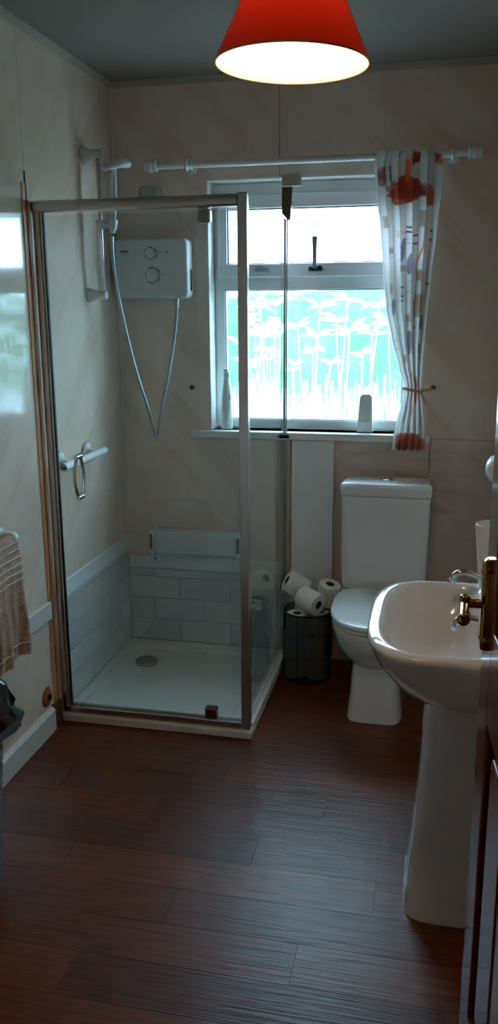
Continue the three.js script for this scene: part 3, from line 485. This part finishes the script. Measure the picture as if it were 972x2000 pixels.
// ---------------------------------------------------------------- bin of toilet rolls
{
  const cx = 0.905, cz = 0.205, R = 0.107, H = 0.315;
  const o = thing('mesh_bin', 'round black mesh bin filled with toilet rolls beside the toilet', 'bin');
  mesh('rim', new THREE.TorusGeometry(R, 0.004, 8, 60).rotateX(Math.PI / 2).translate(cx, H, cz), M.black, o);
  mesh('base', lathe([[0, 0], [R, 0], [R + 0.003, 0.004], [R + 0.003, 0.014], [R, 0.016], [R - 0.004, 0.006], [0, 0.006]], V(cx, 0, cz)), M.black, o);
  mesh('mesh_wall', new THREE.CylinderGeometry(R, R, H - 0.016, 64, 1, true).translate(cx, 0.016 + (H - 0.016) / 2, cz), M.meshwall, o);
  mesh('seam', [rod(V(cx - 0.03, 0.012, cz + R * 0.963), V(cx - 0.03, H, cz + R * 0.963), 0.0018)], M.black, o);
  const rr0 = 0.0488, hc = 0.019, L = 0.098;
  const roll = (p, dir, lab) => {
    const t = thing('toilet_roll', lab, 'toilet roll', 'toilet rolls in the mesh bin');
    mesh('paper', lathe([[hc, -L / 2], [rr0 - 0.003, -L / 2], [rr0, -L / 2 + 0.003], [rr0, L / 2 - 0.003], [rr0 - 0.003, L / 2], [hc, L / 2]], V(0, 0, 0), V(0, 1, 0), 40), M.paper, t);
    mesh('core', lathe([[hc, L / 2 - 0.001], [hc, -L / 2 + 0.001], [hc - 0.0015, -L / 2 + 0.001], [hc - 0.0015, L / 2 - 0.001], [hc, L / 2 - 0.001]], V(0, 0, 0), V(0, 1, 0), 28), M.core, t);
    t.quaternion.setFromUnitVectors(V(0, 1, 0), dir.normalize()); t.position.copy(p); return t;
  };
  const inside = 'toilet roll inside the mesh bin, seen through the mesh';
  for (let l = 0; l < 3; l++) for (const [px, pz] of [[0.0491, 0.0283], [-0.0491, 0.0283], [0, -0.0567]]) {
    const a = [0, 0.35, -0.3][l]; roll(V(cx + px * Math.cos(a) - pz * Math.sin(a), 0.0605 + 0.1 * l, cz + px * Math.sin(a) + pz * Math.cos(a)), V(0, 1, 0), inside);
  }
  roll(V(cx - 0.055, 0.412, cz - 0.034), V(-0.82, 0.50, 0.25), 'toilet roll tilted up at the left on top of the pile');
  roll(V(cx + 0.02, 0.377, cz + 0.062), V(0.80, -0.18, 0.50), 'toilet roll lying slanted at the front of the pile');
  roll(V(cx + 0.085, 0.381, cz - 0.036), V(0.22, 0.95, 0.16), 'toilet roll standing at the right of the pile with its hole showing');
}
// ---------------------------------------------------------------- basin
{
  const o = thing('wash_basin', 'white pedestal wash basin on the right wall', 'basin');
  const cz = 1.535, y = 0.812;
  // outer rings then inner rings: x0 (front), x1 (back), half width
  const R = (yy, x0, x1, b, n, n2) => superRing((x0 + x1) / 2, yy, cz, (x1 - x0) / 2, b, n2 ?? 9, 96, n);
  const g = loft([R(.600, 1.44, 1.66, .105, 2.6, 4), R(.612, 1.405, 1.68, .15, 2.6, 5), R(.645, 1.358, 1.69, .205, 2.7, 6), R(.69, 1.318, 1.696, .252, 2.8, 8), R(.74, 1.288, 1.698, .285, 3), R(.785, 1.272, 1.699, .305, 3.2), R(.798, 1.268, 1.699, .309, 3.3), R(.8065, 1.2705, 1.699, .3065, 3.3), R(.8098, 1.2755, 1.699, .3015, 3.3), R(.8121, 1.2830, 1.699, .2940, 3.3), R(.8130, 1.290, 1.699, .287, 3.3), R(.8132, 1.297, 1.65, .280, 3.3, 7), R(.8124, 1.302, 1.615, .275, 3.2, 5), R(.808, 1.307, 1.585, .270, 3.1, 5), R(.795, 1.312, 1.572, .265, 3.0, 5), R(.775, 1.320, 1.566, .257, 3, 5), R(.75, 1.330, 1.560, .245, 2.8, 4), R(.71, 1.358, 1.545, .212, 2.6, 3.4), R(.685, 1.39, 1.525, .165, 2.4, 3), R(.675, 1.42, 1.50, .1, 2.2, 2.4), R(.672, 1.45, 1.49, .025, 2, 2)]);
  mesh('bowl', g, M.ceramic, o);
  mesh('waste', lathe([[0, 0.004], [0.018, 0.004], [0.021, 0.001], [0.021, 0]], V(1.465, 0.672, cz), V(0, 1, 0), 24), M.chrome, o);
  mesh('pedestal', loft([[0, 1.386, 1.665, .168, 5], [.012, 1.386, 1.665, .168, 5], [.03, 1.392, 1.665, .163, 5], [.25, 1.408, 1.668, .135, 4.6], [.45, 1.418, 1.67, .115, 4.4], [.60, 1.424, 1.67, .106, 4.2], [.64, 1.428, 1.67, .104, 4]].map(([yy, x0, x1, b, n]) => superRing((x0 + x1) / 2, yy, cz, (x1 - x0) / 2, b, 8, 80, n))), M.ceramic, o);
  for (const [z, tl] of [[cz - 0.21, 'far'], [cz + 0.165, 'near']]) {
    const t = thing('basin_tap', tl === 'far' ? 'chrome basin tap at the end of the basin near the toilet' : 'chrome basin tap at the end of the basin near the door', 'tap', 'basin taps');
    const x = 1.612;
    mesh('body', lathe([[0, 0], [0.024, 0], [0.024, 0.006], [0.018, 0.012], [0.016, 0.035], [0.018, 0.042], [0.014, 0.05], [0, 0.05]], V(x, 0.8115, z), V(0, 1, 0), 28), M.chrome, t);
    mesh('spout', [tube([V(x, 0.838, z), V(x - 0.035, 0.852, z), V(x - 0.075, 0.866, z), V(x - 0.105, 0.868, z), V(x - 0.122, 0.858, z), V(x - 0.126, 0.845, z)], 0.0095, 40, 14), rod(V(x - 0.126, 0.849, z), V(x - 0.127, 0.838, z), 0.0115)], M.chrome, t);
    mesh('handle', lathe([[0, 0.048], [0.012, 0.047], [0.022, 0.04], [0.024, 0.03], [0.02, 0.012], [0.010, 0.006], [0.009, 0], [0, 0]], V(x, 0.861, z), V(0, 1, 0), 12), M.chrome, t);
  }
  const t = tag(mesh('tumbler', lathe([[0, 0.006], [0.026, 0.006], [0.042, 0.185], [0.0445, 0.188], [0.0465, 0.185], [0.0285, 0.002], [0.026, 0], [0, 0]], V(1.590, 0.8125, 1.262), V(0, 1, 0), 40), M.white), 'white tapered tumbler standing at the far end of the basin', 'tumbler');
  const s = thing('soap_dispenser', 'white rounded fitting on the right wall above the basin, half hidden by the door', 'dispenser');
  mesh('body', loft([[0, .035], [.004, .045], [.02, .05], [.04, .0525], [.06, .052], [.078, .049], [.093, .043], [.105, .034], [.113, .024], [.117, .012]].map(([h, r]) => superRing(0, 0, 0, r, r * 1.2, 2.4, 36).map((p) => V(RX - h, 1.10 + p.x, 0.93 + p.z)))), M.white, s);
  mesh('front_ring', new THREE.TorusGeometry(0.036, 0.005, 8, 32).rotateY(Math.PI / 2).translate(RX - 0.1, 1.10, 0.93), M.abs, s);
}
// ---------------------------------------------------------------- door, open at the right
{
  const d = new THREE.Group(); d.name = 'door_1'; used.door_1 = 0; scene.add(d);
  d.userData = { kind: 'structure', label: 'dark red wooden panelled door standing open at the right edge', category: 'door' };
  d.position.set(1.586, 0, 2.885); d.rotation.y = 0;
  // local: leaf runs from hinge (0) towards -z, face towards -x; then turned 5 degrees
  d.rotation.y = 4.6 * Math.PI / 180;
  const W = 0.77, T = 0.038, Y0 = 0.008, Y1 = 1.995, st = 0.105;
  const L = (z0, z1, y0, y1, x0 = 0, x1 = T, r = 0.003) => box(x0, x1, y0, y1, -z1, -z0, r, 0.5);
  mesh('stile', L(0, st, Y0, Y1), M.door, d); mesh('stile', L(W - st, W, Y0, Y1), M.door, d);
  const rails = [[Y0, 0.21], [0.86, 1.03], [1.88, Y1]];
  for (const [a, b] of rails) mesh('rail', L(st - 0.004, W - st + 0.004, a, b, 0.0004, T - 0.0004, 0.002), M.door, d);
  mesh('rail', L(W / 2 - 0.05, W / 2 + 0.05, 0.21, 1.88, 0.0006, T - 0.0006, 0.002), M.door, d);
  for (const [a, b] of [[0.21, 0.86], [1.03, 1.88]]) for (const [z0, z1] of [[st, W / 2 - 0.05], [W / 2 + 0.05, W - st]]) {
    const p = mesh('panel', [L(z0 - 0.003, z1 + 0.003, a - 0.003, b + 0.003, 0.013, 0.025, 0.001), L(z0 + 0.045, z1 - 0.045, a + 0.045, b - 0.045, 0.005, 0.033, 0.007)], M.door, d);
    const mo = [[z0, a, z1, a], [z0, b, z1, b], [z0, a, z0, b], [z1, a, z1, b]].map(([za, ya, zb, yb]) => rod(V(0.008, ya, -za), V(0.008, yb, -zb), 0.008, 0.008, 10));
    mesh('moulding', mo, M.door, p);
  }
  // brass lever on the leaf near its free edge, pointing back to the hinge
  const h = new THREE.Group(); h.name = 'lever_handle'; d.add(h);
  const hz = -(W - 0.055), hy = 1.072;
  const pl = loft([[-.088, .010, .004], [-.084, .018, .010], [-.066, .0195, .011], [-.062, .016, .013], [-.056, .0195, .0115], [.056, .0195, .0115], [.062, .016, .013], [.066, .0195, .011], [.080, .018, .012], [.088, .010, .005]].map(([yy, w, t]) => superRing(0, hy + yy, hz, t * 1.4, w, 4, 32)));
  mesh('back_plate', pl, M.brass, h);
  mesh('lever', [rod(V(0, hy, hz), V(-0.038, hy, hz), 0.009, 0.008), lathe([[0, -0.022], [0.010, -0.022], [0.0115, -0.016], [0.009, -0.012], [0.0095, 0.008], [0.011, 0.014], [0.007, 0.019], [0, 0.019]], V(-0.044, hy - 0.003, hz), V(0, 1, 0), 24), tube([V(-0.045, hy, hz), V(-0.048, hy + 0.001, hz + 0.025), V(-0.0515, hy, hz + 0.055), V(-0.0545, hy - 0.002, hz + 0.078)], 0.0088, 30, 12), lathe([[0, -0.006], [0.0105, -0.005], [0.0115, 0.002], [0.009, 0.009], [0, 0.011]], V(-0.0548, hy - 0.002, hz + 0.08), V(-0.1, 0, 1), 20)], M.brass, h);
  mesh('latch_plate', box(0.008, 0.030, 1.03, 1.12, -W - 0.0012, -W + 0.003, 0.0005), M.brass, d);
}
// ---------------------------------------------------------------- left side: towel, bin, pipe rosette
{
  const Y = 0.868, X = 0.072, o = thing('towel_rail', 'white towel rail on the left wall', 'towel rail');
  mesh('bar', tube([V(0.0, Y, 1.195), V(0.03, Y, 1.19), V(0.058, Y, 1.20), V(X, Y, 1.235), V(X, Y, 1.35), V(X, Y, 1.62), V(X, Y, 1.70), V(0.058, Y, 1.735), V(0.03, Y, 1.745), V(0.0, Y, 1.74)], 0.0125, 90, 14), M.white, o);
  for (const z of [1.194, 1.741]) mesh('flange', lathe([[0, 0], [0.026, 0], [0.025, 0.006], [0.015, 0.012], [0, 0.012]], V(0.0, Y, z), V(1, 0, 0), 24), M.white, o);
  const t = thing('towel', 'beige terry towel with white stripes over the towel rail', 'towel');
  // front fall, fold over the bar, back fall: thick sheet
  const NV = 90, NU = 70, prof = [];
  const z0 = 1.245, z1 = 1.60;
  const path = (s) => { const a = 0.40, bb = 0.30, arc = Math.PI * 0.0185; const tot = a + arc + bb, q = s * tot; if (q < a) return [X + 0.0185, Y - a + q, 1]; if (q < a + arc) { const th = (q - a) / 0.0185; return [X + 0.0185 * Math.cos(th), Y + 0.0185 * Math.sin(th), 0.2]; } return [X - 0.0185, Y - (q - a - arc), -0.35]; };
  const sheet = (off) => { const P = []; for (let j = 0; j <= NV; j++) { const [x, y, k] = path(j / NV), dn = cl((Y - y) / 0.38); for (let i = 0; i <= NU; i++) { const u = i / NU, sp = 0.028 * dn * (k > 0 ? 1 : 0.2), wv = Math.sin(u * 17 + 0.6) * 0.012 * dn + 0.006 * dn * Math.sin(u * 41 + y * 9); const k2 = Math.sign(k) || 1; P.push(V(x + (k2 > 0 ? Math.max(0, wv + 0.010 * dn) : Math.min(0.0, -0.01 * dn)) + off * (y > Y ? 0.4 : 1) * k2, y + off * (y > Y ? 1 : 0) + (dn > 0.85 ? 0.012 * Math.sin(u * 6) * dn : 0), z0 - sp * (1 - u) * 0.9 + (z1 - z0) * u + 0.004 * Math.sin(y * 30))); } } return P; };
  const A = sheet(0.003), B = sheet(-0.001), pos = [], uv = [], idx = [], n = NU + 1; const put = (arr) => arr.forEach((p, k) => { pos.push(p.x, p.y, p.z); uv.push((k % n) / NU * 2, Math.floor(k / n) / NV * 4); });
  put(A); put(B); const off = A.length;
  for (let j = 0; j < NV; j++) for (let i = 0; i < NU; i++) { const a = j * n + i; idx.push(a, a + 1, a + n, a + 1, a + n + 1, a + n); idx.push(off + a, off + a + n, off + a + 1, off + a + 1, off + a + n, off + a + n + 1); }
  const edge = (a, b) => idx.push(a, a + off, b, b, a + off, b + off);
  for (let i = 0; i < NU; i++) { edge(i + 1, i); edge(NV * n + i, NV * n + i + 1); } for (let j = 0; j < NV; j++) { edge(j * n, (j + 1) * n); edge((j + 1) * n + NU, j * n + NU); }
  const g = new THREE.BufferGeometry(); g.setAttribute('position', new THREE.Float32BufferAttribute(pos, 3)); g.setAttribute('uv', new THREE.Float32BufferAttribute(uv, 2)); g.setIndex(idx); g.computeVertexNormals();
  const mt = M.towel; mt.side = THREE.DoubleSide;
  mesh('cloth', g, mt, t);
  for (let k = 0; k < 6; k++) {                                     // woven stripes on the front fall
    const j = 32 + k * 3, pts = []; for (let i = 0; i <= NU; i += 2) { const p = A[j * n + i]; pts.push(V(p.x + 0.001, p.y, p.z)); }
    mesh('stripe', tube(pts, 0.0027, 60, 5), M.towelstripe, t);
  }
  const pts = []; for (let i = 0; i <= NU; i += 2) { const p = A[5 * n + i]; pts.push(V(p.x + 0.0005, p.y, p.z)); } mesh('hem', tube(pts, 0.002, 60, 5), M.towelstripe, t);
}
{
  const o = thing('waste_bin', 'dark grey woven bin lined with a black bag at the left edge', 'bin');
  const cx = 0.153, cz = 1.892, H = 0.50, hw = 0.148;
  const ax = (y) => 0.100 + 0.048 * y / H, bz = (y) => 0.130 + 0.010 * y / H;
  mesh('body', loft([0, 0.012, 0.25, H - 0.02, H].map((y) => superRing(cx, y, cz, ax(y) * (y === 0 ? 0.96 : 1), bz(y) * (y === 0 ? 0.96 : 1), 6, 60))), M.wicker, o);
  const W = [];                                                     // woven strands
  for (let r = 0; r < 38; r++) { const y = 0.014 + r * 0.012, ring = superRing(cx, y, cz, ax(y), bz(y), 6, 60).map((p, i) => { const k = 1 + ((i + r) % 2 ? 0.022 : 0.002); return V(cx + (p.x - cx) * k, y, cz + (p.z - cz) * k); }); W.push(tube(ring, 0.0045, 120, 5, true)); }
  const st = mesh('weave', W, std({ color: '#5c636c', roughness: 0.55 }), o); st.userData.kind = 'stuff';
  const B = [], nb = 60; const bagRow = (y, k, amp, s) => superRing(cx, y, cz, hw * k, hw * 0.95 * k, 5, nb).map((p, i) => V(Math.max(0.016, p.x + (p.x - cx) * amp * (vnoise(i / nb * 14, s, 14, 64, 5) - 0.4)), p.y + 0.05 * amp * 3 * (vnoise(i / nb * 11, s + 7, 11, 64, 6) - 0.5), p.z + (p.z - cz) * amp * (vnoise(i / nb * 14, s, 14, 64, 5) - 0.4)));
  const cl2 = loft([bagRow(.475, 1.16, .30, 1), bagRow(.51, 1.22, .26, 2), bagRow(.565, 1.2, .18, 3), bagRow(.62, 1.10, .12, 4), bagRow(.645, 1.0, .08, 5), bagRow(.61, .93, .06, 6), bagRow(.53, .90, .06, 7), bagRow(.45, .86, .06, 8)], false, true);
  mesh('bin_bag', toCreasedNormals(cl2, 0.5), M.bag, o).userData.label = 'shiny black bin bag folded over the top';
}
{
  const o = thing('pipe_rosette', 'rusty orange round pipe collar low on the left wall', 'pipe collar');
  mesh('collar', lathe([[0.012, 0.010], [0.02, 0.009], [0.034, 0.005], [0.040, 0.0], [0.012, 0]], V(0.0, 0.148, 0.930), V(1, 0, 0), 32), M.stain, o);
  mesh('pipe_stub', lathe([[0, 0.004], [0.011, 0.004], [0.012, 0.016], [0.009, 0.016], [0.009, 0.006], [0, 0.006]], V(0.0, 0.148, 0.930), V(1, 0, 0), 24), std({ color: '#3a1d12', roughness: 0.8 }), o);
}
// ---------------------------------------------------------------- pendant lamp
{
  const o = thing('pendant_lamp', 'red conical pendant lampshade with glowing white inside', 'lamp');
  const c = V(1.136, 2.031, 2.05), g = new THREE.Group(); o.position.copy(c); o.rotation.z = -0.025;
  const sh = phys({ color: '#c83218', transmission: 0.16, thickness: 0, roughness: 0.9, side: THREE.DoubleSide }), li = phys({ color: '#f6efe2', transmission: 0.3, thickness: 0, roughness: 0.9, side: THREE.DoubleSide });
  const S = mesh('shade', new THREE.LatheGeometry([[0.140, 0], [0.138, 0.005], [0.052, 0.19], [0.050, 0.194]].map((p) => new THREE.Vector2(...p)), 72), sh, o);
  mesh('lining', new THREE.LatheGeometry([[0.1375, 0.001], [0.135, 0.006], [0.050, 0.19]].map((p) => new THREE.Vector2(...p)), 72), li, S);
  mesh('rim', new THREE.TorusGeometry(0.1388, 0.0018, 8, 72).rotateX(Math.PI / 2), std({ color: '#e9b98a', roughness: 0.7 }), S);
  mesh('spider', [rod(V(0.050, 0.19, 0), V(-0.050, 0.19, 0), 0.0015, 0.0015, 8), rod(V(0, 0.19, 0.050), V(0, 0.19, -0.050), 0.0015, 0.0015, 8), new THREE.TorusGeometry(0.02, 0.0015, 8, 24).rotateX(Math.PI / 2).translate(0, 0.19, 0)], M.white, S);
  mesh('lamp_holder', lathe([[0, 0.15], [0.019, 0.15], [0.019, 0.215], [0.012, 0.235], [0.006, 0.25], [0, 0.25]], V(0, 0, 0)), M.white, o);
  const bulb = mesh('bulb', lathe([[0, 0.045], [0.015, 0.048], [0.027, 0.062], [0.030, 0.08], [0.026, 0.1], [0.016, 0.125], [0.013, 0.15], [0, 0.15]], V(0, 0, 0)), std({ color: '#fff4e0', emissive: new THREE.Color().setRGB(1, 0.78, 0.5), emissiveIntensity: 4 }), o);
  mesh('flex', rod(V(0, 0.25, 0), V(0.012, 0.49, 0), 0.0035, 0.0035, 10), M.white, o);
  mesh('ceiling_rose', lathe([[0, -0.02], [0.03, -0.02], [0.042, -0.008], [0.044, 0.0], [0, 0]], V(0.0127, 0.5085, 0), V(0.025, 1, 0)), M.white, o);
  const L = new THREE.PointLight(new THREE.Color().setRGB(1, 0.66, 0.36), LAMP, 0, 2); L.position.set(0, 0.08, 0); L.castShadow = true; L.shadow.radius = 1.5; o.add(L);
}
renderer.render(scene, camera);
